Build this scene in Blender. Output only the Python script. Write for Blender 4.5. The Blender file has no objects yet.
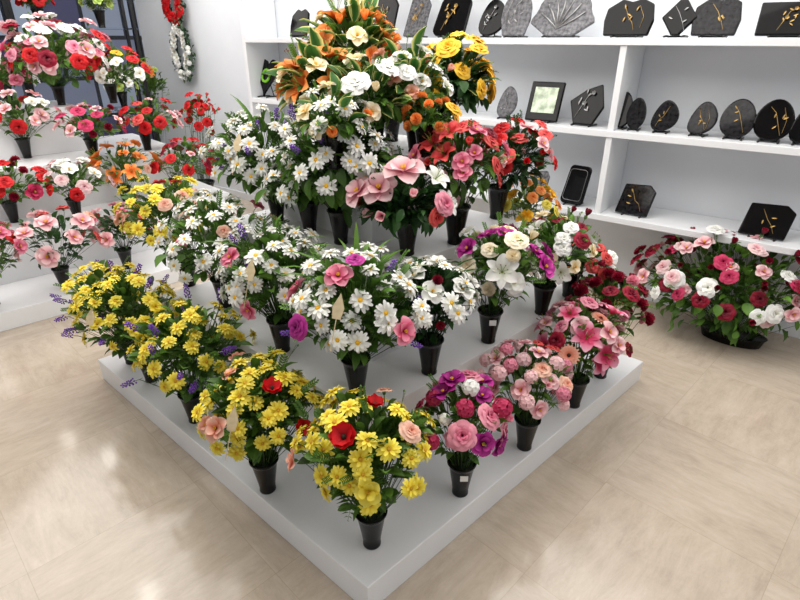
import bpy, math, random
import numpy as np
from mathutils import Vector, Matrix
random.seed(7); rng=np.random.default_rng(7)
scene=bpy.context.scene
COL=scene.collection
# ---------------- materials ----------------
def lin(c):
    return tuple((v/12.92 if v<=.04045 else ((v+.055)/1.055)**2.4) for v in [x/255 for x in c])+(1,)
def newmat(name):
    m=bpy.data.materials.new(name); m.use_nodes=True
    nt=m.node_tree; b=nt.nodes['Principled BSDF']; return m,nt,b
MATS={}
def plain(name,c,rough=.5,metal=0,spec=.5,noise=0,nscale=20,coat=0):
    if name in MATS: return MATS[name]
    m,nt,b=newmat(name)
    b.inputs['Base Color'].default_value=lin(c); b.inputs['Roughness'].default_value=rough
    b.inputs['Metallic'].default_value=metal; b.inputs['Specular IOR Level'].default_value=spec
    b.inputs['Coat Weight'].default_value=coat
    if noise:
        tc=nt.nodes.new('ShaderNodeTexCoord'); n=nt.nodes.new('ShaderNodeTexNoise'); n.inputs['Scale'].default_value=nscale
        n.inputs['Detail'].default_value=6
        r=nt.nodes.new('ShaderNodeValToRGB')
        r.color_ramp.elements[0].color=lin([max(0,v-noise) for v in c]); r.color_ramp.elements[1].color=lin([min(255,v+noise) for v in c])
        r.color_ramp.elements[0].position=.35; r.color_ramp.elements[1].position=.65
        nt.links.new(tc.outputs['Object'],n.inputs['Vector']); nt.links.new(n.outputs['Fac'],r.inputs['Fac']); nt.links.new(r.outputs['Color'],b.inputs['Base Color'])
    MATS[name]=m; return m
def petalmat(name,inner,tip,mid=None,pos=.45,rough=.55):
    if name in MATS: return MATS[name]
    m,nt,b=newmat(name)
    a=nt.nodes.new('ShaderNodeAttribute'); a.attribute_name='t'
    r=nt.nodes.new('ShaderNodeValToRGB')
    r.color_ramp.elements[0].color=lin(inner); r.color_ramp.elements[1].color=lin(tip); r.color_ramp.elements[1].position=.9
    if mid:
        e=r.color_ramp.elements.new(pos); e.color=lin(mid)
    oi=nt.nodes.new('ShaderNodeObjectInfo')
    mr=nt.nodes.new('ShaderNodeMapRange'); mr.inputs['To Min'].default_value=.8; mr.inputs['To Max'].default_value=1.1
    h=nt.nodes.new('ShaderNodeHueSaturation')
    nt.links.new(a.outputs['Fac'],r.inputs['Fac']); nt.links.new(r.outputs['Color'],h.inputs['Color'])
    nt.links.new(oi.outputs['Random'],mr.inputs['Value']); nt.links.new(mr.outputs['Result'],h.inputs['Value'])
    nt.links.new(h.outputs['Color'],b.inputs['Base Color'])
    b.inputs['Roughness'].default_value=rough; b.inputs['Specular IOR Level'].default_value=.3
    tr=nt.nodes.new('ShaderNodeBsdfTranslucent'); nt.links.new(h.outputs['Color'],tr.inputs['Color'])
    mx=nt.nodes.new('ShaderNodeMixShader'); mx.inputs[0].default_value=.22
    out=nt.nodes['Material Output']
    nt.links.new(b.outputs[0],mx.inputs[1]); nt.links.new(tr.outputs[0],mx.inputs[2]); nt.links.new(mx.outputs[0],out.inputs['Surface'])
    MATS[name]=m; return m
PC={'yellow':((215,180,25),(252,238,105),(248,228,70)),
'white':((225,228,205),(250,250,248),(246,247,240)),
'cream':((225,205,140),(250,240,215),(246,230,190)),
'peach':((225,120,90),(250,205,182),(242,168,142)),
'pink':((180,50,90),(240,160,178),(224,108,142)),
'palepink':((205,105,130),(250,220,220),(242,184,192)),
'hotpink':((110,8,45),(210,60,105),(178,32,78)),
'magenta':((110,10,90),(200,60,160),(165,30,130)),
'red':((90,0,8),(215,28,34),(180,10,20)),
'coral':((170,32,30),(228,92,88),(206,55,58)),
'burgundy':((50,0,16),(148,18,48),(104,8,32)),
'orange':((220,88,25),(246,160,84),(238,130,55)),
'gold':((235,150,10),(250,204,60),(244,184,38)),
'purple':((60,20,110),(130,80,190),(95,45,150)),
'lime':((120,150,60),(190,210,120),(160,190,90)),
'starpink':((225,30,90),(250,185,205),(235,90,135))}
def pm(c): i,t,m=PC[c]; return petalmat('petal_'+c,i,t,m)
M_cy=plain('flower_centre_yellow',(225,170,20),.8,noise=25,nscale=600)
M_cd=plain('flower_centre_dark',(45,30,15),.8)
M_cg=plain('flower_centre_green',(120,150,50),.7)
M_st=plain('stem_green',(70,110,45),.5)
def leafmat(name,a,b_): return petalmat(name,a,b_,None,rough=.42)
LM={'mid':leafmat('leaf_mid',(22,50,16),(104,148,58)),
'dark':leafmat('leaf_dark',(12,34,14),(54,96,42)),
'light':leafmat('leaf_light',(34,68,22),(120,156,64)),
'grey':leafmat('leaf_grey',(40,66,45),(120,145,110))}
M_var=petalmat('leaf_variegated',(40,86,34),(225,222,140),(62,112,46),.6)
# ---------------- mesh builder ----------------
class MB:
    def __init__(s): s.v=[];s.f=[];s.m=[];s.t=[];s.n=0
    def add(s,v,f,mat=0,t=None):
        v=np.asarray(v,float); s.v.append(v)
        s.f+= [tuple(i+s.n for i in q) for q in f]; s.m+=[mat]*len(f)
        s.t.append(np.zeros(len(v)) if t is None else np.asarray(t,float)); s.n+=len(v)
    def mesh(s,name,mats,smooth=True):
        me=bpy.data.meshes.new(name); V=np.concatenate(s.v)
        me.from_pydata(V.tolist(),[],s.f)
        for m in mats: me.materials.append(m)
        me.polygons.foreach_set('material_index',s.m)
        me.polygons.foreach_set('use_smooth',[smooth]*len(s.f))
        at=me.attributes.new('t','FLOAT','POINT'); at.data.foreach_set('value',np.concatenate(s.t))
        me.update(); return me
def gridfaces(nu,nv):
    return [(i*(nv+1)+j,(i+1)*(nv+1)+j,(i+1)*(nv+1)+j+1,i*(nv+1)+j+1) for i in range(nu) for j in range(nv)]
def rotz(a): c,s=math.cos(a),math.sin(a); return np.array([[c,-s,0],[s,c,0],[0,0,1]])
def roty(a): c,s=math.cos(a),math.sin(a); return np.array([[c,0,s],[0,1,0],[-s,0,c]])
def rotx(a): c,s=math.cos(a),math.sin(a); return np.array([[1,0,0],[0,c,-s],[0,s,c]])
def petal(L,W,nu=4,nv=2,curl=0,cup=0,tilt=0,prof=None,ruf=0,z0=0,r0=0,tm=1):
    us=np.linspace(0,1,nu+1); vs=np.linspace(-1,1,nv+1)
    prof=prof or (lambda u: math.sin(math.pi*min(1,(.12+.8*u)))**.8)
    x=r0; z=z0; P=[];T=[]
    for i,u in enumerate(us):
        if i>0:
            a=tilt+curl*(us[i-1]+.5/nu); x+=L/nu*math.cos(a); z+=L/nu*math.sin(a)
        w=W*prof(u)
        for v in vs:
            P.append((x-abs(v)*w*.25*(u>.9), v*w, z+cup*v*v*w+ruf*u*math.sin(v*5+u*4)*W)); T.append(u*tm)
    return np.array(P),gridfaces(nu,nv),np.array(T)
def dome(r,h,n=8,rings=3,z0=0):
    P=[];F=[]
    for i in range(rings):
        a=i/rings*math.pi/2
        for j in range(n):
            b=2*math.pi*j/n; P.append((r*math.cos(a)*math.cos(b),r*math.cos(a)*math.sin(b),z0+h*math.sin(a)))
    P.append((0,0,z0+h))
    for i in range(rings-1):
        for j in range(n): F.append((i*n+j,i*n+(j+1)%n,(i+1)*n+(j+1)%n,(i+1)*n+j))
    for j in range(n): F.append(((rings-1)*n+j,(rings-1)*n+(j+1)%n,rings*n))
    return P,F
def tube(pts,r,n=4,taper=1):
    pts=np.array(pts,float); P=[];F=[]
    k=len(pts)
    for i,p in enumerate(pts):
        d=pts[min(i+1,k-1)]-pts[max(i-1,0)]; d=d/(np.linalg.norm(d)+1e-9)
        a=np.cross(d,(0,0,1.)) if abs(d[2])<.95 else np.cross(d,(1.,0,0)); a/=np.linalg.norm(a); b=np.cross(d,a)
        rr=r*(1-(1-taper)*i/(k-1))
        for j in range(n):
            q=2*math.pi*j/n; P.append(p+rr*(a*math.cos(q)+b*math.sin(q)))
    for i in range(k-1):
        for j in range(n): F.append((i*n+j,i*n+(j+1)%n,(i+1)*n+(j+1)%n,(i+1)*n+j))
    F.append(tuple(range(n))[::-1]); F.append(tuple((k-1)*n+j for j in range(n)))
    return P,F
def sepals(b,z=-.004,s=.012,mat=1):
    P,F=dome(s*.5,-s,6,2,z+.003); b.add(P,F,mat)
FC={}
def flower(kind,color):
    key=(kind,color)
    if key in FC: return FC[key]
    b=MB(); R=random.Random(sum(map(ord,kind+color)))
    if kind=='daisy':
        n=15
        for i in range(n):
            P,F,T=petal(.030*R.uniform(.86,1.1),.0054,4,2,-.7,.35,.2+R.uniform(-.2,.2),lambda u:[.45,.8,1,.95,.5][round(u*4)],r0=.003)
            b.add(P@rotz(2*math.pi*i/n+R.uniform(-.1,.1)).T,F,0,T)
        for i in range(6):
            P,F,T=petal(.020,.005,3,2,-.3,.25,.5+R.uniform(-.1,.1),lambda u:[.5,.9,1,.6][round(u*3)],r0=.003,z0=.002)
            b.add(P@rotz(2*math.pi*(i+.5)/6+R.uniform(-.2,.2)).T,F,0,T)
        P,F=dome(.0085 if color!='yellow' else .0078,.005,8,3,.001); b.add(P,F,2); sepals(b)
        mats=[pm(color),M_st,M_cy if color!='yellow' else plain('flower_centre_mustard',(190,142,20),.8,noise=25,nscale=600)]
    elif kind=='rose':
        rings=[(3,.004,.007,.022,1.35),(4,.007,.012,.023,1.1),(5,.009,.019,.022,.85),(5,.010,.028,.018,.8),(6,.010,.036,.010,.75)]
        for k,(n,r0,r1,h,span) in enumerate(rings):
            for i in range(n):
                az=2*math.pi*(i+.37*k)/n+R.uniform(-.15,.15); P=[];T=[]
                nu,nv=4,4; hh=h*R.uniform(.92,1.08)
                for a in range(nu+1):
                    u=a/nu
                    for c in range(nv+1):
                        v=-1+2*c/nv
                        ang=az+v*span*(.45+.55*math.sin(math.pi*min(1,.15+.7*u)))
                        rad=r0*.5+(r1-r0*.5)*math.sin(u*1.45)+(.004+.0015*k)*max(0,u-.7)/.3*(1-.4*v*v)
                        z=hh*u**.9-(.0035+.001*k)*max(0,u-.75)/.25-.005*v*v*u+.001*math.sin(v*4+i)
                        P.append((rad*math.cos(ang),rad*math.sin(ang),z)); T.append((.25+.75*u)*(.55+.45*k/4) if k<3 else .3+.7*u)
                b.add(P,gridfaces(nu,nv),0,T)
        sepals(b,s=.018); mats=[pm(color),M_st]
    elif kind=='bud':
        for i in range(4):
            P,F,T=petal(.032,.013,4,2,.35,.9,1.05,r0=.003); b.add(P@rotz(i*math.pi/2).T,F,0,T)
        sepals(b,s=.018); mats=[pm(color),M_st]
    elif kind=='lily':
        for i in range(6):
            P,F,T=petal(.064,.017 if i%2 else .023,6,4,-1.0,.4,.8,lambda u:max(.03,math.sin(math.pi*(.1+.86*u))**.75),ruf=.07,r0=.003,z0=-.02)
            b.add(P@rotz(i*math.pi/3).T,F,0,T)
        for i in range(6):
            a=i*math.pi/3+.5; P,F=tube([(0,0,-.02),(.006*math.cos(a),.006*math.sin(a),.01),(.016*math.cos(a),.016*math.sin(a),.032)],.0009,3); b.add(P,F,1)
            c=Vector((.016*math.cos(a),.016*math.sin(a),.033)); P,F=dome(.0022,.004,5,2); b.add(np.array(P)+np.array(c),F,2)
        P,F=tube([(0,0,-.045),(0,0,-.018)],.004,6); b.add(P,F,1)
        mats=[pm(color),M_cg,plain('anther_rust',(120,60,15),.8)]
    elif kind=='open':
        for lay in range(2):
            n=5 if lay==0 else 3
            for i in range(n):
                P,F,T=petal((.044-.012*lay)*R.uniform(.9,1.08),.023-.006*lay,6,4,-.7,.4,.45+.5*lay+R.uniform(-.18,.18),lambda u:max(.15,math.sin(math.pi*(.08+.80*u))),ruf=.08,r0=.003)
                b.add(P@rotz(2*math.pi*(i+.5*lay)/n+R.uniform(-.12,.12)).T,F,0,T)
        for i in range(9):
            a=i*.7; P,F=tube([(0,0,0),(.005*math.cos(a),.005*math.sin(a),.014)],.0012,3); b.add(P,F,2)
        sepals(b,s=.014); mats=[pm(color),M_st,M_cy]
    elif kind=='poppy':
        for lay in range(2):
            for i in range(4):
                P,F,T=petal(.034,.026,5,4,.0,.35,.4+.35*lay+R.uniform(-.1,.1),lambda u:max(.15,math.sin(math.pi*(.08+.66*u))),ruf=.12,r0=.002)
                b.add(P@rotz(2*math.pi*(i+.5*lay)/4).T,F,0,.35+.65*T)
        P,F=dome(.008,.008,8,3,.004); b.add(P,F,2); sepals(b); mats=[pm(color),M_st,M_cd]
    elif kind=='gerbera':
        for lay,(n,L,ti) in enumerate([(18,.036,.02),(18,.030,.22),(14,.02,.45)]):
            for i in range(n):
                P,F,T=petal(L,.0048,3,2,-.15,.3,ti,lambda u:[.5,.9,1,.5][round(u*3)],r0=.004,z0=.001*lay,tm=1-.15*lay)
                b.add(P@rotz(2*math.pi*(i+.5*lay)/n).T,F,0,T)
        P,F=dome(.008,.006,8,3,.002); b.add(P,F,2); sepals(b); mats=[pm(color),M_st,M_cd]
    elif kind=='carnation':
        for i in range(34):
            el=math.asin(min(1,(i+.5)/34)); az=i*2.4
            P,F,T=petal(.026,.012,3,4,-.2,.1,el,lambda u:.25+.75*u,ruf=.28,r0=.001); T=.3+.7*T
            b.add(P@rotz(az).T,F,0,T)
        sepals(b,s=.018); mats=[pm(color),M_st]
    elif kind=='cluster':
        for i in range(26):
            zz=1-(i+.5)/26*1.25; rr=math.sqrt(max(0,1-zz*zz)); az=i*2.4
            d=Vector((rr*math.cos(az),rr*math.sin(az),zz)); q=np.array(d.to_track_quat('Z','Y').to_matrix())
            for k in range(5):
                P,F,T=petal(.0115,.006,2,2,-.3,.2,.2,lambda u:[.4,1,.6][round(u*2)])
                P=P@rotz(k*2*math.pi/5+i).T; P=P@q.T+np.array(d)*(.027+.002*(i%3)); b.add(P,F,0,.5+.5*T)
        P,F=dome(.025,.022,8,3,-.004); b.add(P,F,0,[.3]*len(P)); sepals(b,s=.02); mats=[pm(color),M_st]
    elif kind=='spike':
        P,F=tube([(0,0,-.05),(0,0,.05)],.0013,4); b.add(P,F,1)
        for i in range(26):
            h=i/26; az=i*2.4; r=.011*(1-.55*h)
            P,F=dome(.0042,.007,5,2); P=np.array(P)@roty(1.0).T@rotz(az).T+np.array([r*math.cos(az),r*math.sin(az),.06*h-.01]); b.add(P,F,0,[.5+.5*h]*len(P))
        mats=[pm(color),M_st]
    me=b.mesh(kind+'_'+color,mats); FC[key]=me; return me
NAMES={'daisy':'daisy','rose':'rose','bud':'rosebud','lily':'lily','open':'magnolia','poppy':'poppy','gerbera':'gerbera','carnation':'carnation','cluster':'hydrangea','spike':'statice_spike'}
# ---------------- pots ----------------
def lathe(prof,n=28):
    P=[];F=[]
    for (r,z) in prof:
        for j in range(n): a=2*math.pi*j/n; P.append((r*math.cos(a),r*math.sin(a),z))
    k=len(prof)
    for i in range(k-1):
        for j in range(n): F.append((i*n+j,i*n+(j+1)%n,(i+1)*n+(j+1)%n,(i+1)*n+j))
    F.append(tuple(range(n))[::-1]); F.append(tuple((k-1)*n+j for j in range(n)))
    return P,F
M_pot=plain('black_plastic',(6,6,6),.25,spec=.35)
M_foam=plain('dark_moss',(25,38,18),.9,noise=10,nscale=90)
b=MB(); P,F=lathe([(.026,0),(.028,.002),(.028,.008),(.0265,.011),(.030,.04),(.0425,.118),(.047,.132),(.050,.134),(.050,.138),(.0465,.138),(.044,.130),(.042,.122)])
b.add(P,F,0); P,F=dome(.042,.02,14,3,.120); b.add(P,F,1); POT=b.mesh('pot',[M_pot,M_foam])
def obj(name,data,parent=None,loc=(0,0,0),rot=None,scale=None):
    o=bpy.data.objects.new(name,data); COL.objects.link(o)
    if parent: o.parent=parent
    o.location=loc
    if rot is not None: o.rotation_mode='QUATERNION'; o.rotation_quaternion=rot
    if scale is not None: o.scale=scale if hasattr(scale,'__len__') else (scale,)*3
    return o
def leafT(L,W,curl,cup=.5,nu=4): return petal(L,W,nu,2,curl,cup,.25,lambda u:max(.02,math.sin(math.pi*(.05+.93*u))**.8))
def frondT(L):
    V=[];F=[];T=[];n=0
    for i in range(13):
        u=(i+1)/13; x=L*u*math.cos(.5*u); z=-L*.35*u*u
        for s in (-1,1):
            l=L*.32*math.sin(math.pi*min(1,.2+.78*u)); w=l*.17
            dx=.45*l
            q=[(x,0,z),(x+dx*.5-w,s*l*.5,z+.003),(x+dx,s*l,z-.1*l),(x+dx*.5+w,s*l*.5,z+.003)]
            V+=q; F.append((n,n+1,n+2,n+3) if s<0 else (n+3,n+2,n+1,n)); n+=4; T+=[.4+.5*u]*4
    P,f=tube([(0,0,0),(L*.5*math.cos(.25),0,-L*.0875),(L*math.cos(.5),0,-L*.35)],.0012,3,.4)
    V+=[tuple(p) for p in P]; F+=[tuple(i+n for i in q) for q in f]; T+=[.3]*len(P)
    return np.array(V),F,np.array(T)
LT=[leafT(.046,.0125,-.9),leafT(.040,.0155,-.6),leafT(.055,.0105,-1.1)]
FT=[frondT(.13),frondT(.16)]
BT=leafT(.17,.006,-1.3,.3,6)
VT=petal(.11,.029,5,4,-.9,.35,.3,lambda u:max(.02,math.sin(math.pi*(.05+.93*u))**.7),ruf=.08); VTT=np.array([abs(-1+2*(i%5)/4) for i in range(30)])
b=MB(); P,F=tube([(0,0,0),(.05,0,.006),(.10,0,0)],.0009,3); b.add(P,F,0,[.4]*len(P))
for i in range(7):
    for s in (-1,1):
        V,F,T=leafT(.018,.004,-.4,.3,2); b.add(V@rotz(s*.8).T+np.array([.035+.009*i,0,.004]),F,0,.5+.5*T)
P,F=dome(.004,.008,5,2); b.add(np.array(P)@roty(math.pi/2).T+np.array([.098,0,0]),F,0,[1]*len(P))
SP=(np.concatenate(b.v),b.f,np.concatenate(b.t))
def basis(d,roll):
    d=Vector(d).normalized(); up=Vector((0,0,1)) if abs(d.z)<.93 else Vector((random.uniform(-1,1),random.uniform(-1,1),0)).normalized()
    y=up.cross(d).normalized(); z=d.cross(y)
    m=Matrix((d,y,z)).transposed(); m=m@Matrix.Rotation(roll,3,'X'); return np.array(m)
M_card=plain('white_card',(240,240,235),.6); M_wood=plain('pale_wood',(214,196,158),.6,noise=8,nscale=60)
def bouquet(base,cen,rad,recipe,label,group,leaf='mid',nleaf=180,nfern=9,nblade=0,nvar=0,nsprig=12,trail=0,phi=0,polar=1.85,pot='pot',potscale=1.08,dens=1.0,name='potted_bouquet',cat='flower bouquet',tag=False,stake=False,budout=0,feat=(),kmin=.82):
    """base world xyz; cen world xyz of flower mass; rad=(rx,ry,rz)"""
    e=bpy.data.objects.new(name,None); COL.objects.link(e); e.location=base; e['label']=label; e['category']=cat
    if group: e['group']=group
    e.empty_display_size=.05
    C=Vector(cen)-Vector(base); rx,ry,rz=rad; Rm=Matrix.Rotation(phi,3,'Z')
    if pot=='pot': obj('pot',POT,e,scale=(potscale,potscale,potscale)); ph=.125*potscale; pr=.028*potscale
    elif pot=='trough':
        b=MB(); P,F=lathe([(.8,0),(.9,.02),(1,.95),(1.04,1),(1.0,1.02),(.94,.95)],24); P=np.array(P)*np.array([rx*.4,ry*.35,.06]); b.add(P@np.array(Rm).T,F,0); obj('planter',b.mesh('planter',[M_pot]),e); ph=.05; pr=.1
    root=Vector((0,0,ph)); rl=max(.03,C.z-ph)
    rr=random.Random(int(abs(base[0]*1000)+abs(base[1]*977)))
    ph1,ph2=rr.uniform(0,6),rr.uniform(0,6)
    def shell(dv,k):
        f=1-.4*max(0,-dv.z)*(pot=='pot'); az=math.atan2(dv.y,dv.x)
        g=1+.08*math.sin(3*az+ph1)*(1-abs(dv.z))+.06*math.sin(5*az+4*dv.z+ph2)
        k=k*g
        return C+Rm@Vector((dv.x*rx*f*k,dv.y*ry*f*k,(dv.z*rz if dv.z>0 else dv.z*rl)*k))
    fb=MB()
    def put(kind,color,s,dv,k,jit=.35):
        p=shell(dv,k)
        if p.z<.05: p.z=.05+rr.random()*.04
        nrm=(Rm@Vector((dv.x/rx,dv.y/ry,dv.z/rz))).normalized()
        o_=(nrm+Vector((0,0,.35))+Vector((rr.uniform(-jit,jit),rr.uniform(-jit,jit),rr.uniform(-.2,.2)))).normalized()
        q=o_.to_track_quat('Z','Y')@Matrix.Rotation(rr.uniform(0,6.28),3,'Z').to_quaternion()
        obj(NAMES[kind],flower(kind,color),e,p,q,s)
        a=root+Vector((p.x,p.y,0)).normalized()*pr if (p.x or p.y) else root
        m_=a.lerp(p,.55)+Vector((0,0,.02)); end=p-o_*.008
        P,F=tube([a,m_,end-o_*.02,end],.0014,3); fb.add(P,F,0,[.3]*len(P))
        return p
    fp=[]
    for kind,color,s,az,pol in feat:
        az,pol=math.radians(az),math.radians(pol)
        dv=Vector((math.sin(pol)*math.sin(az),-math.sin(pol)*math.cos(az),math.cos(pol))); put(kind,color,s,dv,1.08,.08); fp.append((dv,.27*s*.17/rx))
    fl=[]
    for kind,color,n,s in recipe: fl+= [(kind,color,s)]*max(1,round(n*dens))
    rr.shuffle(fl); fl=fl[:97]; N=len(fl)
    off=rr.random()*6
    for i,(kind,color,s) in enumerate(fl):
        cz=1-(1-math.cos(polar))*(i+.5)/N; th=math.acos(max(-1,min(1,cz)))+rr.uniform(-.1,.1); az=i*2.39996+off+rr.uniform(-.26,.26)
        dv=Vector((math.sin(th)*math.cos(az),math.sin(th)*math.sin(az),math.cos(th)))
        if any((dv-f).length<r_ for f,r_ in fp): continue
        k=rr.uniform(kmin,1.09)+(.05 if kind=='spike' else 0)+(budout*rr.random() if kind=='bud' else 0)
        put(kind,color,s*rr.uniform(.82,1.15),dv,k)
    def pt(k,pol,p0=0):
        c0_,c1=math.cos(p0),math.cos(pol); cz=c0_+(c1-c0_)*rr.random(); sz=math.sqrt(max(0,1-cz*cz)); az=rr.uniform(0,6.283)
        dv=Vector((sz*math.cos(az),sz*math.sin(az),cz)); return shell(dv,k), dv
    S=max(.7,min(1.25,rx/.17))
    for i in range(nleaf):
        p,dv=pt(rr.random()**.5*.92,2.6); dd=(p-root).normalized()*.6+Rm@dv*.7+Vector((rr.uniform(-.5,.5),rr.uniform(-.5,.5),rr.uniform(-.3,.3)))
        V,F,T=LT[rr.randrange(3)]; rnd=rr.uniform(.2,1.0); s=rr.uniform(.75,1.25)*S
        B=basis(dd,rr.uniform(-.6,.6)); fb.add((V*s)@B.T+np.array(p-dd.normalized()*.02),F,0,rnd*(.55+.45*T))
        if i%5==0:
            P,F=tube([root,p],.0013,3); fb.add(P,F,0,[.25]*len(P))
    for i in range(trail):
        p,dv=pt(rr.uniform(.7,1.05),2.55,1.5); dd=Rm@dv*.6+Vector((rr.uniform(-.4,.4),rr.uniform(-.4,.4),-.5))
        V,F,T=LT[rr.randrange(3)]; s=rr.uniform(.9,1.5)*S
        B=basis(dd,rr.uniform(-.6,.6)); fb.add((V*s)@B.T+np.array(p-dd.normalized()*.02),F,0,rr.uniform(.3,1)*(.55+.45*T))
        if i%4==0:
            P,F=tube([root,C.lerp(p,.6),p],.0013,3); fb.add(P,F,0,[.25]*len(P))
    for i in range(nfern):
        p,dv=pt(rr.uniform(.2,.45),1.9); dd=(p-root).normalized()*.3+Rm@dv+Vector((0,0,.1))
        V,F,T=FT[rr.randrange(2)]; s=rr.uniform(.65,.95)*S
        B=basis(dd,rr.uniform(-.4,.4)); fb.add((V*s)@B.T+np.array(p),F,0,rr.uniform(.6,1)*T)
    for i in range(nblade):
        p,dv=pt(.25,1.2); B=basis(Rm@dv+Vector((0,0,.4)),rr.uniform(-.4,.4)); V,F,T=BT; s=rr.uniform(.9,1.35)*S
        fb.add((V*s)@B.T+np.array(p),F,0,rr.uniform(.5,1)*(.5+.5*T))
    for i in range(nvar):
        p,dv=pt(rr.uniform(.35,.8),2.2); B=basis(Rm@dv+Vector((0,0,.25)),rr.uniform(-.5,.5)); V,F,T=VT; s=rr.uniform(.7,1.2)*S
        fb.add((V*s)@B.T+np.array(p),F,1,np.clip(VTT*rr.uniform(.85,1.1),0,1))
    for i in range(nsprig):
        p,dv=pt(rr.uniform(.6,.88),1.9); B=basis(Rm@dv+Vector((rr.uniform(-.4,.4),rr.uniform(-.4,.4),.3)),rr.uniform(-1,1)); V,F,T=SP
        fb.add((V*rr.uniform(.6,.95)*S)@B.T+np.array(p),F,0,T*rr.uniform(.6,1))
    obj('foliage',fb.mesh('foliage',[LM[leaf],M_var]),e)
    if tag:
        b=MB(); c=np.array([(-.014,-.001,-.012),(.014,-.001,-.012),(.014,-.001,.012),(-.014,-.001,.012),(-.014,.001,-.012),(.014,.001,-.012),(.014,.001,.012),(-.014,.001,.012)])
        b.add(c+np.array([.004,-.0525,.115]),[(0,1,2,3),(7,6,5,4),(0,4,5,1),(3,2,6,7),(0,3,7,4),(1,5,6,2)],0); obj('price_tag',b.mesh('price_tag',[M_card],False),e)
    if stake:
        q=C+Vector((-rx*.2,-ry*.95,rz*.35)); b=MB()
        P,F=tube([(0,0,-.10),(0,0,0)],.0015,4); b.add(P,F,0)
        o=[(-.013,0),(.013,0),(.018,.035),(0,.08),(-.018,.035)]
        b.add([(x,-.001,z) for x,z in o]+[(x,.001,z) for x,z in o],[(0,1,2,3,4),(9,8,7,6,5)]+[(i,i+5,(i+1)%5+5,(i+1)%5) for i in range(5)],0)
        k=obj('wooden_pick',b.mesh('wooden_pick',[M_wood],False),e,q); k.rotation_euler=(math.radians(-20),math.radians(12),0)
    return e
# ---------------- photo geometry -> metres (camera calibration) ----------------
TH=math.radians(25.7); FPX=545; CH=1.65; ct,st=math.cos(TH),math.sin(TH)
def ray(px,py): d=py-300; return (px-400, FPX*ct-d*st, -(FPX*st+d*ct))
def G(px,py,z): r=ray(px,py); k=(CH-z)/-r[2]; return (r[0]*k,r[1]*k,z)
def at(px,py,Y): r=ray(px,py); k=Y/r[1]; return (r[0]*k,Y,CH+r[2]*k)
def place(bx,by,z,cx,cy,hw,recipe,label,group,rzf=.88,dy=0,**kw):
    B=G(bx,by,z); Cn=at(cx,cy,B[1]+dy); dep=Cn[1]*ct+(CH-Cn[2])*st; R=hw*dep/FPX*.9
    Cn=(Cn[0],Cn[1],max(Cn[2],B[2]+.15))
    kw.setdefault('dens',1.5)
    return bouquet(B,Cn,(R,R,R*rzf),recipe,label,group,**kw)
# ---------------- structure ----------------
def box(name,p0,u,v,a0,a1,b0,b1,z0,z1,mat,bev=.004,kind=None,parent=None):
    c=[]
    for z in (z0,z1):
        for (a,b_) in ((a0,b0),(a1,b0),(a1,b1),(a0,b1)): c.append((p0[0]+u[0]*a+v[0]*b_,p0[1]+u[1]*a+v[1]*b_,z))
    me=bpy.data.meshes.new(name); me.from_pydata(c,[],[(3,2,1,0),(4,5,6,7),(0,1,5,4),(1,2,6,5),(2,3,7,6),(3,0,4,7)])
    me.materials.append(mat); o=bpy.data.objects.new(name,me); COL.objects.link(o)
    import bmesh; bm=bmesh.new(); bm.from_mesh(me); bmesh.ops.recalc_face_normals(bm,faces=bm.faces); bm.to_mesh(me); bm.free()
    if bev: m=o.modifiers.new('bevel','BEVEL'); m.width=bev; m.segments=2
    if kind: o['kind']=kind
    if parent: o.parent=parent
    return o
M_white=plain('white_lacquer',(226,229,232),.35)
M_plat=plain('white_laminate',(234,236,238),.22,noise=3,nscale=3)
M_wall=plain('wall_paint',(220,224,229),.7,noise=3,nscale=2)
m,nt,bs=newmat('polished_travertine'); N=nt.nodes.new; Lk=nt.links.new
tc=N('ShaderNodeTexCoord'); mp=N('ShaderNodeMapping'); mp.inputs['Rotation'].default_value=(0,0,math.radians(45)); Lk(tc.outputs['Object'],mp.inputs['Vector'])
chk=N('ShaderNodeTexChecker'); chk.inputs['Scale'].default_value=1/.6; Lk(mp.outputs[0],chk.inputs['Vector'])
def streak(sx,sy,sc,det,ro,dist):
    mm=N('ShaderNodeMapping'); mm.inputs['Scale'].default_value=(sx,sy,1); Lk(mp.outputs[0],mm.inputs['Vector'])
    n=N('ShaderNodeTexNoise'); n.inputs['Scale'].default_value=sc; n.inputs['Detail'].default_value=det; n.inputs['Roughness'].default_value=ro; n.inputs['Distortion'].default_value=dist; Lk(mm.outputs[0],n.inputs['Vector']); return n
n1=streak(1,4.2,3.4,12,.8,.35); n2=streak(4.2,1,3.4,12,.8,.35)
mx=N('ShaderNodeMix'); Lk(chk.outputs['Fac'],mx.inputs[0]); Lk(n1.outputs['Fac'],mx.inputs[2]); Lk(n2.outputs['Fac'],mx.inputs[3])
nb=streak(1,1,3.0,10,.75,.6); mb=N('ShaderNodeMix'); mb.inputs[0].default_value=.35; Lk(mx.outputs[0],mb.inputs[2]); Lk(nb.outputs['Fac'],mb.inputs[3])
cr=N('ShaderNodeValToRGB'); cr.color_ramp.elements[0].position=.25; cr.color_ramp.elements[1].position=.75
cr.color_ramp.elements[0].color=lin((160,145,129)); cr.color_ramp.elements[1].color=lin((217,206,191)); e_=cr.color_ramp.elements.new(.5); e_.color=lin((193,179,162))
Lk(mb.outputs[0],cr.inputs['Fac'])
br=N('ShaderNodeTexBrick'); br.offset=0; br.squash=1; br.inputs['Scale'].default_value=1; br.inputs['Brick Width'].default_value=.6; br.inputs['Row Height'].default_value=.6
br.inputs['Mortar Size'].default_value=.0015; br.inputs['Mortar Smooth'].default_value=.5
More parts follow.
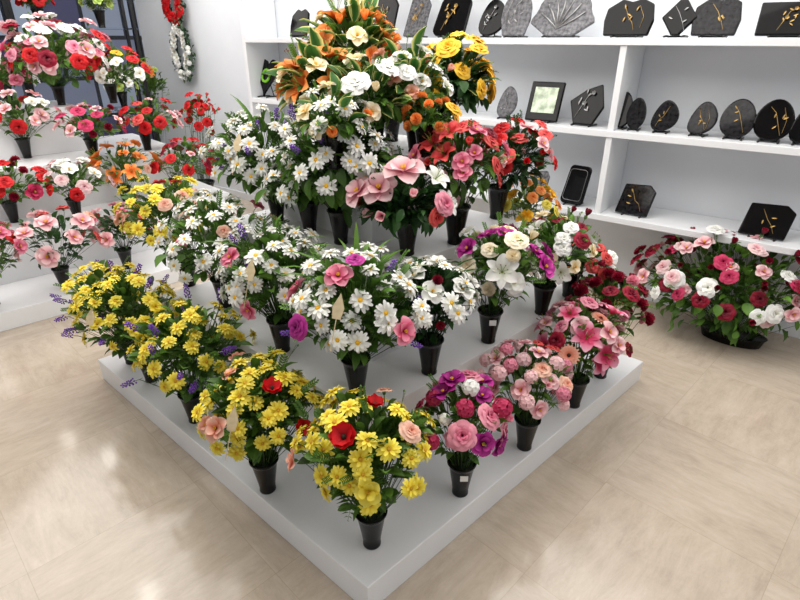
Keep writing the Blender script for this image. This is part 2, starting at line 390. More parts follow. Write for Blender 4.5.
br.inputs['Color1'].default_value=(.96,.96,.96,1); br.inputs['Color2'].default_value=(1,1,1,1); br.inputs['Mortar'].default_value=(.84,.82,.78,1); Lk(mp.outputs[0],br.inputs['Vector'])
ml=N('ShaderNodeMix'); ml.data_type='RGBA'; ml.blend_type='MULTIPLY'; ml.inputs[0].default_value=1; Lk(cr.outputs[0],ml.inputs[6]); Lk(br.outputs['Color'],ml.inputs[7])
Lk(ml.outputs[2],bs.inputs['Base Color']); bs.inputs['Roughness'].default_value=.12; bs.inputs['Specular IOR Level'].default_value=.5
M_floor=m
X,Y=(1,0),(0,1)
d=(-.798,.603); n=(.603,.798); DW=3.78
box('floor',(0,0),X,Y,-8,5,-2,10,-.1,0,M_floor,0,'structure')
box('ceiling',(0,0),d,n,-4.5,6.75,-3.5,DW+.15,2.75,2.85,plain('ceiling_paint',(235,235,235),.8),0,'structure')
box('wall_back',(0,0),d,n,-3.2,6.6,DW,DW+.15,0,2.75,M_wall,0,'structure')
box('baseboard_back',(0,0),d,n,-3.2,6.6,DW-.015,DW,0,.08,M_white,.002,'structure')
c0=(d[0]*6.6+n[0]*DW,d[1]*6.6+n[1]*DW); back=(-n[0],-n[1])
M_frame=plain('black_aluminium',(22,23,26),.4,metal=.4)
mg,ntg,bg=newmat('window_glass'); bg.inputs['Base Color'].default_value=(.9,.95,1,1); bg.inputs['Transmission Weight'].default_value=1; bg.inputs['Roughness'].default_value=.02; bg.inputs['IOR'].default_value=1.1
box('wall_left',c0,back,d,-.15,6.5,0,.15,0,.25,M_wall,0,'structure')
for i in range(5):
    e=bpy.data.objects.new('window_%d'%(i+1),None); COL.objects.link(e); e['kind']='structure'
    a0=i*1.3
    for (q0,q1,z0,z1) in ((a0,a0+.04,.25,2.75),(a0+1.26,a0+1.3,.25,2.75),(a0+.04,a0+1.26,.25,.31),(a0+.04,a0+1.26,2.69,2.75)):
        box('window_frame',c0,back,d,q0,q1,.03,.11,z0,z1,M_frame,.003,None,e)
    box('window_pane',c0,back,d,a0+.04,a0+1.26,.06,.07,.31,2.69,mg,0,None,e)
mf,ntf,bf=newmat('street_facade'); t_=ntf.nodes.new('ShaderNodeTexCoord'); b_=ntf.nodes.new('ShaderNodeTexBrick'); b_.inputs['Scale'].default_value=1; b_.inputs['Brick Width'].default_value=.62; b_.inputs['Row Height'].default_value=.55; b_.inputs['Mortar Size'].default_value=.03; b_.offset=.35
b_.inputs['Color1'].default_value=lin((62,50,104)); b_.inputs['Color2'].default_value=lin((205,214,230)); b_.inputs['Mortar'].default_value=lin((34,34,42))  # purple brick colour stands in for a purple-lit area outside
dt=ntf.nodes.new('ShaderNodeVectorMath'); dt.operation='DOT_PRODUCT'; dt.inputs[1].default_value=(back[0],back[1],0); sx=ntf.nodes.new('ShaderNodeSeparateXYZ'); cx_=ntf.nodes.new('ShaderNodeCombineXYZ')
ntf.links.new(t_.outputs['Object'],dt.inputs[0]); ntf.links.new(t_.outputs['Object'],sx.inputs[0]); ntf.links.new(dt.outputs['Value'],cx_.inputs[0]); ntf.links.new(sx.outputs[2],cx_.inputs[1]); ntf.links.new(cx_.outputs[0],b_.inputs['Vector']); ntf.links.new(b_.outputs['Color'],bf.inputs['Base Color']); bf.inputs['Roughness'].default_value=.3
box('wall_street',c0,back,d,-3,9,2.5,2.7,-.1,5,mf,0,'structure')
# ---------------- main stepped display ----------------
o0=(-.10,1.13); u=(.725,.688); v=(-.748,.663)
def AB(a,b_,z): return (o0[0]+u[0]*a+v[0]*b_, o0[1]+u[1]*a+v[1]*b_, z)
T1,T2,T3,T4=.12,.48,.85,1.2
e=bpy.data.objects.new('stepped_display_stand',None); COL.objects.link(e); e['label']='white laminate stepped display stand filled with potted bouquets'; e['category']='display stand'
box('base_platform',o0,u,v,0,1.9,0,2.0,0,T1,M_plat,.003,None,e)
box('step',o0,u,v,.28,1.76,.28,1.76,T1,T2,M_plat,.003,None,e)
box('step',o0,u,v,.54,1.52,.54,1.58,T2,T3,M_plat,.003,None,e)
box('step',o0,u,v,.80,1.40,.80,1.42,T3,T4,M_plat,.003,None,e)
l0=(-2.5,2.95); u2=(.725,.688); w2=(-.688,.725)
e=bpy.data.objects.new('stepped_display_stand',None); COL.objects.link(e); e['label']='long white stepped display stand beside the shop window'; e['category']='display stand'
S1,S2,S3,S4=.12,.45,.80,1.15
box('base_platform',l0,u2,w2,-1.3,2.1,0,2.1,0,S1,M_plat,.003,None,e)
box('step',l0,u2,w2,-1.2,1.9,.5,2.05,S1,S2,M_plat,.003,None,e)
box('step',l0,u2,w2,-1.1,1.7,.9,2.0,S2,S3,M_plat,.003,None,e)
box('step',l0,u2,w2,-1.0,1.1,1.35,1.95,S3,S4,M_plat,.003,None,e)
e=bpy.data.objects.new('wall_shelving_unit',None); COL.objects.link(e); e['label']='white wall shelving unit with three long shelves of memorial plaques'; e['category']='shelving'
SH=[.65,1.155,1.65]; DF=3.4
for z in SH: box('shelf',(0,0),d,n,-2.4,4.27,DF,DW-.005,z-.038,z,M_white,.003,None,e)
for s in (1.02,2.45,3.6):
    for z0,z1 in ((SH[0],SH[1]-.038),(SH[1],SH[2]-.038)): box('divider',(0,0),d,n,s-.018,s+.018,DF+.01,DW-.005,z0,z1,M_white,.002,None,e)
box('side_panel',(0,0),d,n,4.27,4.31,DF,DW-.005,0,2.3,M_white,.002,None,e)
# ---------------- bouquets ----------------
G1='potted bouquets on the lowest step'; G2='potted bouquets on the middle step'; G3='potted bouquets on the upper step'; G4='potted bouquets on the top of the stand'
place(372,543,T1,366,449,70,[('daisy','yellow',35,1.02),('rose','peach',1,.8)],'yellow daisies with red poppies and peach roses in black pot',G1,nleaf=300,nfern=12,feat=[('poppy','red',1.1,-25,38),('open','yellow',.85,5,82),('rose','peach',.85,65,48),('open','peach',.85,-75,88),('poppy','red',.75,60,10)])
place(268,489,T1,260,409,64,[('daisy','yellow',35,1.02),('open','peach',2,.8)],'yellow daisies with peach blooms and red poppies in black pot',G1,nleaf=300,nfern=12,stake=True,feat=[('poppy','red',.95,40,35),('poppy','red',.85,50,80),('open','peach',.95,-25,70)])
place(196,420,T1,192,351,62,[('daisy','yellow',35,1.02),('spike','purple',9,.9)],'yellow daisies with purple statice in black pot',G1,nleaf=250)
place(152,380,T1,128,316,56,[('daisy','yellow',32,1.02),('spike','purple',8,.9),('open','yellow',2,.8)],'yellow daisies with purple statice in black pot',G1,stake=True,nleaf=220)
place(132,362,T1,106,296,42,[('daisy','yellow',22,1.0),('spike','purple',4,.9)],'small bunch of yellow daisies in black pot',G1,nleaf=120)
place(460,492,T1,461,416,48,[('rose','pink',5,.95),('cluster','hotpink',3,.95),('open','magenta',5,.9),('rose','hotpink',3,.85),('cluster','white',2,.75),('bud','pink',3,.9)],'pink roses with magenta hydrangea in black pot',G1,nleaf=160,nfern=4,tag=True,feat=[('rose','pink',1.1,-5,72),('cluster','hotpink',1.05,60,55),('cluster','white',.9,30,15)])
place(524,447,T1,527,380,47,[('cluster','palepink',11,.85),('open','palepink',5,.9),('rose','peach',2,.75),('rose','coral',2,.65),('cluster','pink',4,.8),('bud','palepink',3,.9)],'dense pale pink and dusty rose blooms in black pot',G1,nleaf=140,nfern=1,nsprig=8)
place(573,405,T1,580,338,47,[('lily','starpink',6,1.0),('gerbera','peach',1,1.1),('rose','pink',4,.85),('open','palepink',5,1.0),('rose','burgundy',4,.85)],'pink stargazer lilies and gerberas in black pot',G1,nleaf=150,feat=[('lily','starpink',1.15,-10,55),('gerbera','peach',1.15,-30,85)])
place(600,376,T1,607,305,43,[('carnation','burgundy',10,1.1),('carnation','pink',3,1.05),('rose','burgundy',8,1.0),('bud','burgundy',4,1)],'burgundy and pink carnations in black pot',G1,nleaf=140)
place(357,392,T2,357,308,73,[('daisy','white',34,1.13),('open','pink',1,1),('spike','purple',4,.8)],'white daisies with magenta rose and pink hibiscus in black pot',G2,nblade=16,nleaf=300,nfern=16,stake=True,feat=[('rose','magenta',.95,-40,82),('open','pink',1.0,40,86),('rose','magenta',.7,5,20)])
place(283,350,T2,275,275,62,[('daisy','white',32,1.13),('open','pink',3,.85),('spike','purple',4,.8)],'white daisies with pink blooms in black pot',G2,nblade=8,nfern=12,nleaf=260,stake=True)
place(226,306,T2,217,243,61,[('daisy','white',33,1.13),('rose','peach',3,.8),('open','pink',2,.8)],'white daisies with peach roses in black pot',G2,nfern=10,trail=30)
place(190,285,T2,166,218,50,[('daisy','yellow',24,1.05),('rose','peach',5,.85),('open','coral',2,.8)],'yellow daisies with peach roses in black pot',G2)
place(429,372,T2,430,298,52,[('open','white',9,1.0),('daisy','white',14,1.13),('carnation','burgundy',3,.75)],'white blooms with dark foliage in black pot',G2,leaf='dark',nleaf=250,nfern=14,nblade=8)
place(488,341,T2,500,266,50,[('rose','cream',4,.9),('open','magenta',4,1.0),('carnation','cream',3,.95),('open','white',5,.9),('bud','cream',3,1),('lily','white',1,1)],'white lilies, cream roses and purple orchids in black pot',G2,tag=True,nleaf=210,feat=[('lily','white',1.1,-8,72),('open','magenta',1.1,50,75),('open','magenta',1.0,-60,55),('rose','cream',1.05,15,35)])
place(541,313,T2,555,250,48,[('rose','white',6,.85),('rose','burgundy',4,.8),('open','cream',7,.85),('lily','white',2,.9),('bud','burgundy',3,.9)],'white and cream roses with red buds in black pot',G2)
place(568,296,T2,586,263,29,[('rose','coral',6,.8),('carnation','orange',3,.8),('rose','white',5,.8)],'small coral and orange blooms in black pot',G2,nleaf=90)
B=AB(1.67,.62,T2); Cn=at(526,208,B[1]); bouquet(B,Cn,(.15,.15,.15),[('open','gold',12,.7),('rose','orange',8,.7),('rose','yellow',5,.7)],'small gold and orange blooms in black pot',G2,leaf='light',nleaf=120)
place(407,254,T3,406,202,56,[('open','palepink',6,1.4),('rose','coral',2,.8),('lily','white',1,.9),('bud','palepink',4,1.1)],'pale pink magnolias with pink rose in black pot',G3,leaf='dark',nleaf=300,nfern=12,trail=60,feat=[('open','palepink',1.75,-5,40),('rose','pink',1.1,45,80),('open','palepink',1.55,-60,70)])
place(341,243,T3,338,158,64,[('daisy','white',36,1.13),('spike','purple',6,.8)],'white daisies with ferns in black pot',G3,nblade=14,nfern=18,nleaf=280,trail=80)
place(278,220,T3,262,158,57,[('daisy','white',36,1.13),('spike','purple',7,.8)],'white daisies with ferns and statice in black pot',G3,nfern=14,nblade=8,nleaf=250,trail=60,stake=True)
place(310,232,T3,302,184,45,[('daisy','white',20,1.1)],'leafy bunch of white daisies in black pot',G3,nfern=14,nleaf=180,trail=50)
place(455,243,T3,460,162,48,[('lily','coral',5,.9),('rose','coral',5,.85),('open','pink',7,.95),('rose','burgundy',3,.85),('bud','coral',3,.9)],'coral lilies and pink roses in tall black pot',G3,potscale=1.2,trail=30)
place(496,218,T3,514,157,44,[('rose','coral',7,.85),('rose','red',7,.85),('open','palepink',6,.9),('bud','red',3,.9)],'red and coral roses in tall black pot',G3,leaf='dark',potscale=1.15,trail=20)
place(352,152,T4,320,86,46,[('lily','orange',6,1.3),('carnation','orange',2,.85),('open','cream',4,1.0)],'orange lilies with variegated leaves',G4,nleaf=240,leaf='mid',nblade=4,nvar=52,trail=50)
place(374,158,T4,366,102,46,[('open','cream',4,1.0),('rose','gold',2,.8),('bud','cream',3,1)],'white roses with cream blooms',G4,leaf='mid',nleaf=220,nvar=40,trail=70,feat=[('rose','white',1.3,-10,60),('rose','white',1.15,45,40)])
place(415,152,T4,408,88,47,[('open','white',8,.9),('rose','white',3,.95),('open','peach',4,.85),('open','gold',2,.8),('bud','peach',3,.9)],'white and peach alstroemeria mix',G4,leaf='mid',nvar=18,nleaf=230,trail=60)
place(440,145,T4,454,84,44,[('rose','gold',13,1.12),('rose','yellow',3,1.05)],'golden yellow roses with dark glossy leaves',G4,leaf='dark',nleaf=320,nvar=10,rzf=1.15,trail=70)
place(392,141,T4,354,50,49,[('lily','orange',6,1.35),('open','orange',2,1.1),('open','peach',3,1.05),('open','cream',3,.95),('bud','orange',4,1.1)],'tall orange lilies and peach roses',G4,leaf='mid',nblade=8,nvar=54,nleaf=240)
place(425,160,T4,428,134,30,[('carnation','orange',7,.8),('rose','gold',3,.8)],'small orange carnations in black pot',G4,nleaf=100,nfern=4,trail=40)
place(335,168,T4,335,124,42,[('open','cream',5,.8),('carnation','orange',2,.7),('daisy','white',8,1)],'leafy filler bunch with cream blooms',G4,leaf='mid',nleaf=220,nvar=22,nfern=8,trail=60)
H1='potted bouquets on the window display stand'
HK=dict(dens=1.05,nleaf=110,nfern=4,rzf=.74,nsprig=4,kmin=.86)
place(66,288,S1,58,240,44,[('open','palepink',9,1.45),('rose','peach',4,1.1),('rose','coral',4,1)],'pale pink magnolias in black pot',H1,leaf='dark',**HK)
place(128,268,S1,123,228,36,[('open','palepink',8,1.35),('rose','coral',5,1),('open','pink',4,1)],'pale pink magnolias with coral roses in black pot',H1,leaf='dark',**HK)
place(-5,305,S1,-8,248,33,[('rose','red',7,1),('open','pink',8,1.1)],'red and pink blooms in black pot',H1,**HK)
place(15,222,S2,12,187,38,[('rose','red',11,1.1),('carnation','burgundy',6,1.2),('open','hotpink',4,1.1)],'red roses and burgundy carnations in black pot',H1,**HK)
place(78,218,S2,76,184,35,[('open','white',8,1.25),('rose','palepink',7,1.15),('rose','red',3,1)],'white and pale pink blooms in black pot',H1,**HK)
place(128,205,S2,122,167,34,[('lily','orange',8,1.15),('open','orange',4,1.1),('rose','peach',4,1)],'orange lilies in black pot',H1,**HK)
place(178,196,S2,188,163,35,[('rose','red',12,1.05),('rose','burgundy',7,1.05),('open','palepink',3,1)],'red roses in black pot',H1,**HK)
place(28,158,S3,22,118,35,[('open','palepink',8,1.2),('rose','red',5,1.1),('open','white',6,1.1),('rose','pink',4,1.1)],'pink blooms with white lilies in black pot',H1,**HK)
place(95,158,S3,93,128,35,[('rose','hotpink',8,1.1),('open','palepink',7,1.1),('carnation','burgundy',6,1.2)],'hot pink roses in black pot',H1,**HK)
place(148,150,S3,152,122,30,[('rose','red',8,1.05),('open','palepink',7,1),('rose','coral',4,1.05)],'coral and red roses in black pot',H1,**HK)
place(62,105,S4,60,59,55,[('open','palepink',14,1.5),('rose','red',8,1.3),('rose','white',12,1.3),('lily','starpink',5,1.3),('rose','burgundy',6,1.25),('rose','pink',6,1.25)],'large pink, white and red arrangement in black pot',H1,leaf='mid',nleaf=300,dens=1.2,nfern=8,rzf=.72,trail=50)
place(114,103,S4,122,72,32,[('rose','red',7,1.2),('lily','orange',4,1.1),('open','white',7,1.1),('rose','gold',3,1.1)],'mixed red, orange and white bouquet',H1,**HK)
place(10,103,S4,4,82,31,[('rose','burgundy',8,1.2),('open','pink',7,1.2),('rose','white',5,1.1)],'burgundy and pink bouquet in black pot',H1,**HK)
B=at(212,250,5.4); B=(B[0],B[1],0); Cn=at(200,116,5.4)
bouquet(B,Cn,(.15,.15,.20),[('rose','red',20,.95),('bud','coral',8,1.0)],'tall red roses on long stems in black floor vase','',nleaf=90,nfern=3,leaf='light',potscale=2.6,kmin=.7)
B=at(158,150,6.3); B=(B[0],B[1],0); Cn=at(154,92,6.3)
bouquet(B,Cn,(.17,.17,.24),[('open','lime',3,.8)],'leafy green potted plant beside the white wall','',name='potted_fern',cat='potted plant',nleaf=200,nfern=24,nblade=10,leaf='light',potscale=3.0)
B=G(730,340,0); Cn=at(721,286,B[1]+.02)
bouquet(B,Cn,(.44,.25,.30),[('rose','burgundy',26,1.1),('rose','white',12,1.15),('open','palepink',18,1.1),('rose','palepink',9,1.1),('rose','hotpink',10,1.0),('bud','burgundy',22,1.15)],'low wide arrangement of burgundy, pink and white roses on floor','',leaf='mid',nleaf=600,nfern=0,phi=math.atan2(-.603,.798),pot='trough',name='floor_arrangement',polar=1.85,budout=.18,nsprig=30,kmin=.9,trail=90)
# ---------------- wreaths on the wall ----------------
def wreath(px,py,rx,rz,recipe,label):
    r=ray(px,py); kk=(DW-.07)/(n[0]*r[0]+n[1]*r[1]); c=(r[0]*kk,r[1]*kk,CH+r[2]*kk)
    e=bpy.data.objects.new('flower_wreath',None); COL.objects.link(e); e.location=c; e.rotation_euler=(0,0,math.radians(-37.1)); e['label']=label; e['category']='wreath'
    rr=random.Random(3); b=MB(); K=28
    for i in range(260):
        a=rr.uniform(0,6.283); V,F,T=LT[i%3]; p=np.array([rx*math.cos(a)+rr.uniform(-.04,.04),rr.uniform(-.03,.03),rz*math.sin(a)+rr.uniform(-.04,.04)])
        B=basis((math.cos(a)+rr.uniform(-1,1),rr.uniform(-1,0),math.sin(a)+rr.uniform(-1,1)),0); b.add(V@B.T+p,F,0,rr.random()*T)
    ring=[(rx*math.cos(2*math.pi*i/K),0,rz*math.sin(2*math.pi*i/K)) for i in range(K+1)]; P,F=tube(ring,.022,8); b.add(P,F,0)
    obj('wreath_foliage',b.mesh('wreath_foliage',[LM['grey']]),e)
    fl=[]
    for k,c_,m_,s in recipe: fl+=[(k,c_,s)]*m_
    rr.shuffle(fl)
    for i,(k,c_,s) in enumerate(fl):
        a=2*math.pi*i/len(fl); o=rr.uniform(-.035,.035)
        q=Vector((math.cos(a)*o*8,-1,.1+math.sin(a)*o*8)).normalized().to_track_quat('Z','Y')
        obj(NAMES[k],flower(k,c_),e,((rx+o)*math.cos(a),-.03,(rz+o)*math.sin(a)),q,s)
wreath(183,52,.12,.23,[('open','white',22,1.0),('carnation','white',14,.9),('cluster','white',8,.9)],'oval white flower wreath hanging on white wall')
wreath(174,4,.11,.15,[('rose','red',26,1.1),('carnation','red',10,1)],'red rose wreath hanging on white wall')
# rack near the window
e=bpy.data.objects.new('glass_display_rack',None); COL.objects.link(e); e['label']='black metal rack with glass shelves beside the window'; e['category']='display rack'
r0=(-2.72,6.05); r1=(-3.75,5.25); L_=math.hypot(r1[0]-r0[0],r1[1]-r0[1]); ru=((r1[0]-r0[0])/L_,(r1[1]-r0[1])/L_); rv=(-ru[1],ru[0])
for a in (0,L_):
    for b_ in (0,.32): box('post',r0,ru,rv,a-.015,a+.015,b_-.015,b_+.015,0,2.4,M_frame,.002,None,e)
for z in (1.0,1.72): box('shelf',r0,ru,rv,-.02,L_+.02,-.02,.34,z,z+.012,mg,0,None,e)
def onrack(a,z,rec,lab,R=.15):
    x=r0[0]+ru[0]*a+rv[0]*.16; y=r0[1]+ru[1]*a+rv[1]*.16
    bouquet((x,y,z),(x,y,z+.22),(R,R,R*.8),rec,lab,'bouquets on the glass rack',leaf='light',nleaf=110,nfern=4)
onrack(.25,1.732,[('open','lime',12,1),('rose','white',6,1)],'green and white bunch on glass shelf')
onrack(.75,1.732,[('rose','red',16,1.1),('open','coral',6,1)],'red rose bunch on glass shelf')
onrack(.2,1.012,[('open','white',10,1),('open','lime',8,1)],'green and white bunch on glass shelf')
# ---------------- plaques ----------------
M_blk=plain('black_granite',(6,6,8),.06,noise=3,nscale=120,spec=.2)
M_gry=plain('grey_granite',(92,92,96),.25,noise=26,nscale=50,spec=.3)
M_dgr=plain('dark_granite',(24,24,27),.08,noise=16,nscale=50,spec=.2)
M_gold=plain('gilt_bronze',(176,146,88),.4,metal=.8)
M_sil=plain('pewter',(150,150,150),.35,metal=.85)
M_photo=plain('photo_print',(185,200,175),.4,noise=45,nscale=18)
M_green=plain('green_enamel',(120,190,40),.3)
import bmesh
def outline(k,w,h):
    P=[]
    if k=='rect': P=[(-w,0),(w,0),(w,h),(-w,h)]
    elif k=='slant': P=[(-w,0),(w*.85,0),(w,h*.8),(w*.6,h),(-w*.8,h*.95)]
    elif k=='round':
        rc=w*.35
        for cx,cz,a0 in ((w-rc,rc,-90),(w-rc+.1*w,h-rc,0),(-w+rc+.25*w,h-rc,90),(-w+rc,rc,180)):
            for q in range(5): a=math.radians(a0+q*22.5); P.append((cx+rc*math.cos(a),cz+rc*math.sin(a)))
    elif k=='hex': P=[(-w*.5,0),(w*.6,0),(w,h*.45),(w*.6,h),(-w*.2,h*.85),(-w,h*.55)]
    elif k=='diamond': P=[(-w*.2,0),(w*.2,0),(w,h*.5),(w*.2,h),(-w*.2,h),(-w,h*.5)]
    elif k=='oval': P=[(w*math.cos(a)*(1-.12*math.sin(a)),h/2+h/2*math.sin(a)) for a in [2*math.pi*i/28 for i in range(28)]]
    elif k=='drop': P=[(w*math.cos(a)*(1-.25*math.sin(a)+.12*math.cos(a)),h/2+h/2*math.sin(a+.15)) for a in [2*math.pi*i/28 for i in range(28)]]
    elif k=='arch':
        P=[(-w*.75,0),(w*.75,0),(w,h*.35)]+[(w*math.cos(a)*(1-.06*math.sin(a)),h*.5+h*.5*math.sin(a)) for a in [math.pi*i/14 for i in range(1,14)]]+[(-w,h*.35)]
    elif k=='heart':
        for i in range(36):
            t=2*math.pi*i/36; x=math.sin(t)**3; y=(13*math.cos(t)-5*math.cos(2*t)-2*math.cos(3*t)-math.cos(4*t)); P.append((x*w,(y+17)/29*h))
        P=P[::-1]
    elif k=='fan':
        P=[(-w*.45,0),(w*.45,0)]+[(w*math.cos(a)*(1+.05*math.cos(8*a)),h*.3+h*.7*math.sin(a)*(1+.05*math.cos(8*a))) for a in [math.pi*i/20 for i in range(21)]]
    elif k=='wave': P=[(-w*.9,0),(w*.9,0),(w,h*.4),(w*.85,h*.85),(w*.4,h),(0,h*.92),(-w*.4,h*1.0),(-w*.95,h*.75),(-w,h*.4)]
    return P
def plaque(px,py,shelf,k,wpx,hpx,mat,deco,label,Dd=3.48,yaw=0):
    rr=random.Random(int(px)); LEAN=math.radians(-rr.uniform(14,24)); yaw=rr.uniform(-6,6)
    r=ray(px,py); kk=Dd/(n[0]*r[0]+n[1]*r[1]); x,y=r[0]*kk,r[1]*kk; dep=y*ct+(CH-SH[shelf])*st
    w=wpx/2*dep/FPX*1.0; h=hpx*dep/FPX*1.0
    e=bpy.data.objects.new('memorial_plaque',None); COL.objects.link(e); e.location=(x,y,SH[shelf]); e.rotation_euler=(0,0,math.radians(-37.1+yaw)); e['label']=label; e['category']='memorial plaque'; e['group']='memorial plaques on the wall shelves'
    P=outline(k,w,h); bm=bmesh.new(); t=.022
    vs=[bm.verts.new((a,0,c)) for a,c in P]; f=bm.faces.new(vs); r_=bmesh.ops.extrude_face_region(bm,geom=[f])
    for g in r_['geom']:
        if isinstance(g,bmesh.types.BMVert): g.co.y+=t
    bmesh.ops.recalc_face_normals(bm,faces=bm.faces); me=bpy.data.meshes.new('slab'); bm.to_mesh(me); bm.free(); me.materials.append(mat)
    o=obj('slab',me,e,(0,0,.012)); o.rotation_euler=(LEAN,0,0); bv=o.modifiers.new('b','BEVEL'); bv.width=.007; bv.segments=2
    b=MB()
    for sx in (-.5,.5):
        P_,F_=tube([(sx*w,-.012,.005),(sx*w,.02,.008),(sx*w,.02+h*.35,.005)],.006,6); b.add(P_,F_,0)
    P_,F_=tube([(0,.035+h*.16,h*.5),(0,.02+h*.36,.005)],.005,6); b.add(P_,F_,0); P_,F_=tube([(-.5*w,h*.3,.005),(.5*w,h*.3,.005)],.005,6); b.add(P_,F_,0)
    obj('easel',b.mesh('easel',[plain('easel_black',(25,25,27),.4)]),e)
    if deco:
        b=MB(); s=min(w,h/2); fx=rr.choice([-1,1])
        if deco in('gold','silver'):
            s*=.95; ph_=rr.uniform(-.15,.15); kind=rr.randrange(3)
            P_,F_=tube([(-s*.5*fx,-.004,h*.14),(-s*.3*fx,-.006,h*.35),(s*.0,-.006,h*(.55+ph_)),(s*.35*fx,-.005,h*.8)],s*.016,5); b.add(P_,F_,0)
            for (a,c,an) in [(rr.uniform(-.45,.35),rr.uniform(.25,.75),rr.uniform(0,3)) for _ in range(3+2*kind)]:
                V,F,T=leafT(s*.28,s*.045,-.3); V=V@rotx(math.pi/2).T; V=V@roty(-an).T+np.array([a*s*fx,-.006,c*h]); b.add(V,F,0)
            if kind==1:
                P_,F_=tube([(w*.55*fx*-1,-.004,h*.2),(w*.6*fx*-1,-.005,h*.5),(w*.35*fx*-1,-.004,h*.8)],s*.014,5); b.add(P_,F_,0)
            if kind==2:
                for (x0,z0) in ((s*.3*fx,h*.76),(-s*.1*fx,h*.5)):
                    for i in range(5):
                        V,F,T=petal(s*.15,s*.07,3,2,.3,.3,.4); V=V@rotz(i*math.pi/2.5).T@rotx(math.pi/2).T+np.array([x0,-.006,z0]); b.add(V,F,0)
            nm='metal_flower_ornament'; mt=M_gold if deco=='gold' else M_sil
        elif deco=='rim':
            O=outline(k,w*.8,h*.8); O=[(a,-.004,c+h*.1) for a,c in O]; P_,F_=tube(O+[O[0]],.0018,5); b.add(P_,F_,0); nm='raised_rim'; mt=M_sil
        elif deco=='green':
            O=[(w*.4*math.cos(q),-.006,h*.55+h*.16*math.sin(q)) for q in [2*math.pi*i/16 for i in range(17)]]; P_,F_=tube(O,.012,6); b.add(P_,F_,0); nm='green_ring_ornament'; mt=M_green
        elif deco=='rays':
            for i in range(7):
                a=.5+i*.36; P_,F_=tube([(-w*.1,-.003,h*.15),(w*.5*math.cos(a),-.004,h*.15+h*.45*math.sin(a)),(w*.8*math.cos(a),-.003,h*.2+h*.65*math.sin(a))],.005,5); b.add(P_,F_,0)
            nm='carved_rays'; mt=M_sil
        else:
            b.add([(-w*.7,-.003,h*.2),(w*.7,-.003,h*.2),(w*.7,-.003,h*.85),(-w*.7,-.003,h*.85)],[(0,1,2,3)],0); nm='photo_panel'; mt=M_photo
        o=obj(nm,b.mesh(nm,[mt]),e,(0,0,.012)); o.rotation_euler=(LEAN,0,0)
    return e
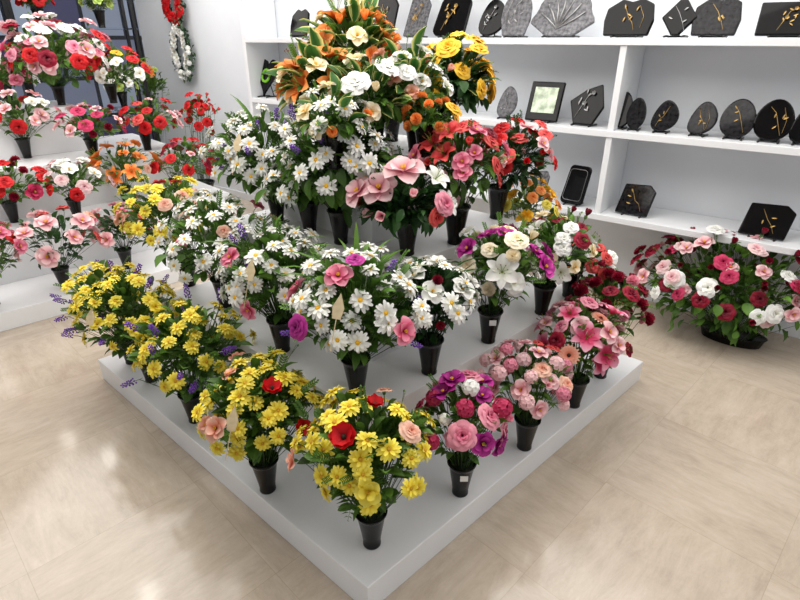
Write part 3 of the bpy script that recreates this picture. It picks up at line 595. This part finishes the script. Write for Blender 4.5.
PL=[(297,30,2,'wave',24,26,M_blk,None,'small black granite plaque on shelf'),(382,36,2,'slant',30,36,M_blk,'gold','slanted black plaque with gilt flower'),(413,36,2,'slant',26,38,M_gry,'gold','grey granite plaque with gilt stem'),
(447,36,2,'round',38,36,M_blk,'gold','rounded black granite plaque with gilt flower'),(488,36,2,'drop',28,34,M_blk,'silver','black rounded granite plaque on shelf'),(512,36,2,'arch',32,42,M_gry,'silver','grey arched granite plaque on shelf'),(558,35,2,'fan',62,44,M_gry,'rays','grey granite fan-shaped plaque with carved rays'),
(624,35,2,'wave',50,34,M_blk,'gold','wide black granite plaque with gilt stem'),(674,34,2,'diamond',34,34,M_blk,'silver','black granite diamond plaque on shelf'),(712,34,2,'wave',44,36,M_dgr,'gold','dark granite plaque with gilt flower'),(785,32,2,'rect',52,32,M_blk,'gold','black rectangular plaque with gilt flower'),
(503,116,1,'drop',20,30,M_gry,'silver','small grey granite drop-shaped plaque'),(540,121,1,'rect',34,38,M_blk,'photo','black plaque with photo panel'),(581,122,1,'hex',36,40,M_blk,'silver','black hexagonal plaque with silver flower'),
(618,127,1,'oval',20,35,M_blk,None,'narrow black oval plaque on shelf'),(633,129,1,'oval',18,30,M_dgr,None,'narrow dark oval plaque on shelf'),(660,131,1,'drop',24,30,M_dgr,'gold','small dark oval plaque with gilt flower'),(697,132,1,'drop',25,32,M_dgr,'gold','dark marbled oval plaque with gilt flower'),
(733,136,1,'oval',31,38,M_dgr,'gold','dark oval plaque with gilt stem'),(769,138,1,'oval',34,40,M_blk,'gold','black granite oval plaque with gilt stem'),(803,140,1,'drop',30,40,M_blk,None,'plain black granite oval plaque'),
(536,192,0,'slant',18,28,M_gry,None,'small grey granite plaque on shelf'),(570,203,0,'round',24,38,M_blk,'rim','black rounded plaque with silver rim'),(631,215,0,'slant',34,31,M_dgr,'gold','granite plaque with gilt rose'),(762,236,0,'slant',44,34,M_blk,'gold','black slanted plaque with gilt stem'),
(263,96,1,'heart',24,36,M_blk,'green','small black heart plaque with green ring')]
for p in PL: plaque(*p)
# ---------------- lights ----------------
def area(loc,size,e,rot=(0,0,0),c=(1,.965,.925)):
    l=bpy.data.lights.new('ceiling_light','AREA'); l.energy=e; l.size=size; l.color=c
    o=bpy.data.objects.new('ceiling_light',l); COL.objects.link(o); o.location=loc; o.rotation_euler=rot
area((-.5,2.2,2.7),2.2,60); area((-2.8,3.8,2.7),2.2,60); area((1.2,3.0,2.7),1.8,38); area((-1.6,5.6,2.7),2.0,52); area((2.0,1.2,2.7),2.2,26)  # lamp near the back wall is added to brighten its left stretch
M_em,nte,be=newmat('lamp_emitter'); be.inputs['Emission Color'].default_value=(1,.97,.9,1); be.inputs['Emission Strength'].default_value=16
for i,(x,y) in enumerate([(-4.0,5.2),(-3.39,4.93),(-3.3,6.1),(-2.2,3.2),(0.4,4.4)]):
    b=MB(); P,F=lathe([(.08,2.748),(.085,2.74),(.07,2.738)],20); b.add(P,F,0); P,F=lathe([(.07,2.7375),(.001,2.7375)],20); b.add(P,F,1)
    o=obj('ceiling_downlight',b.mesh('ceiling_downlight',[M_white,M_em]),None,(x,y,0)); o['label']='round recessed ceiling downlight'; o['category']='ceiling light'
w=bpy.data.worlds.new('world'); scene.world=w; w.use_nodes=True; w.node_tree.nodes['Background'].inputs[0].default_value=(.95,.97,1,1); w.node_tree.nodes['Background'].inputs[1].default_value=.62
# ---------------- camera ----------------
cam=bpy.data.cameras.new('camera'); co=bpy.data.objects.new('camera',cam); COL.objects.link(co); scene.camera=co
cam.sensor_width=36; cam.lens=FPX/800*36; co.location=(0,0,CH); co.rotation_euler=(math.radians(90)-TH,0,0)
scene.view_settings.view_transform='Standard'
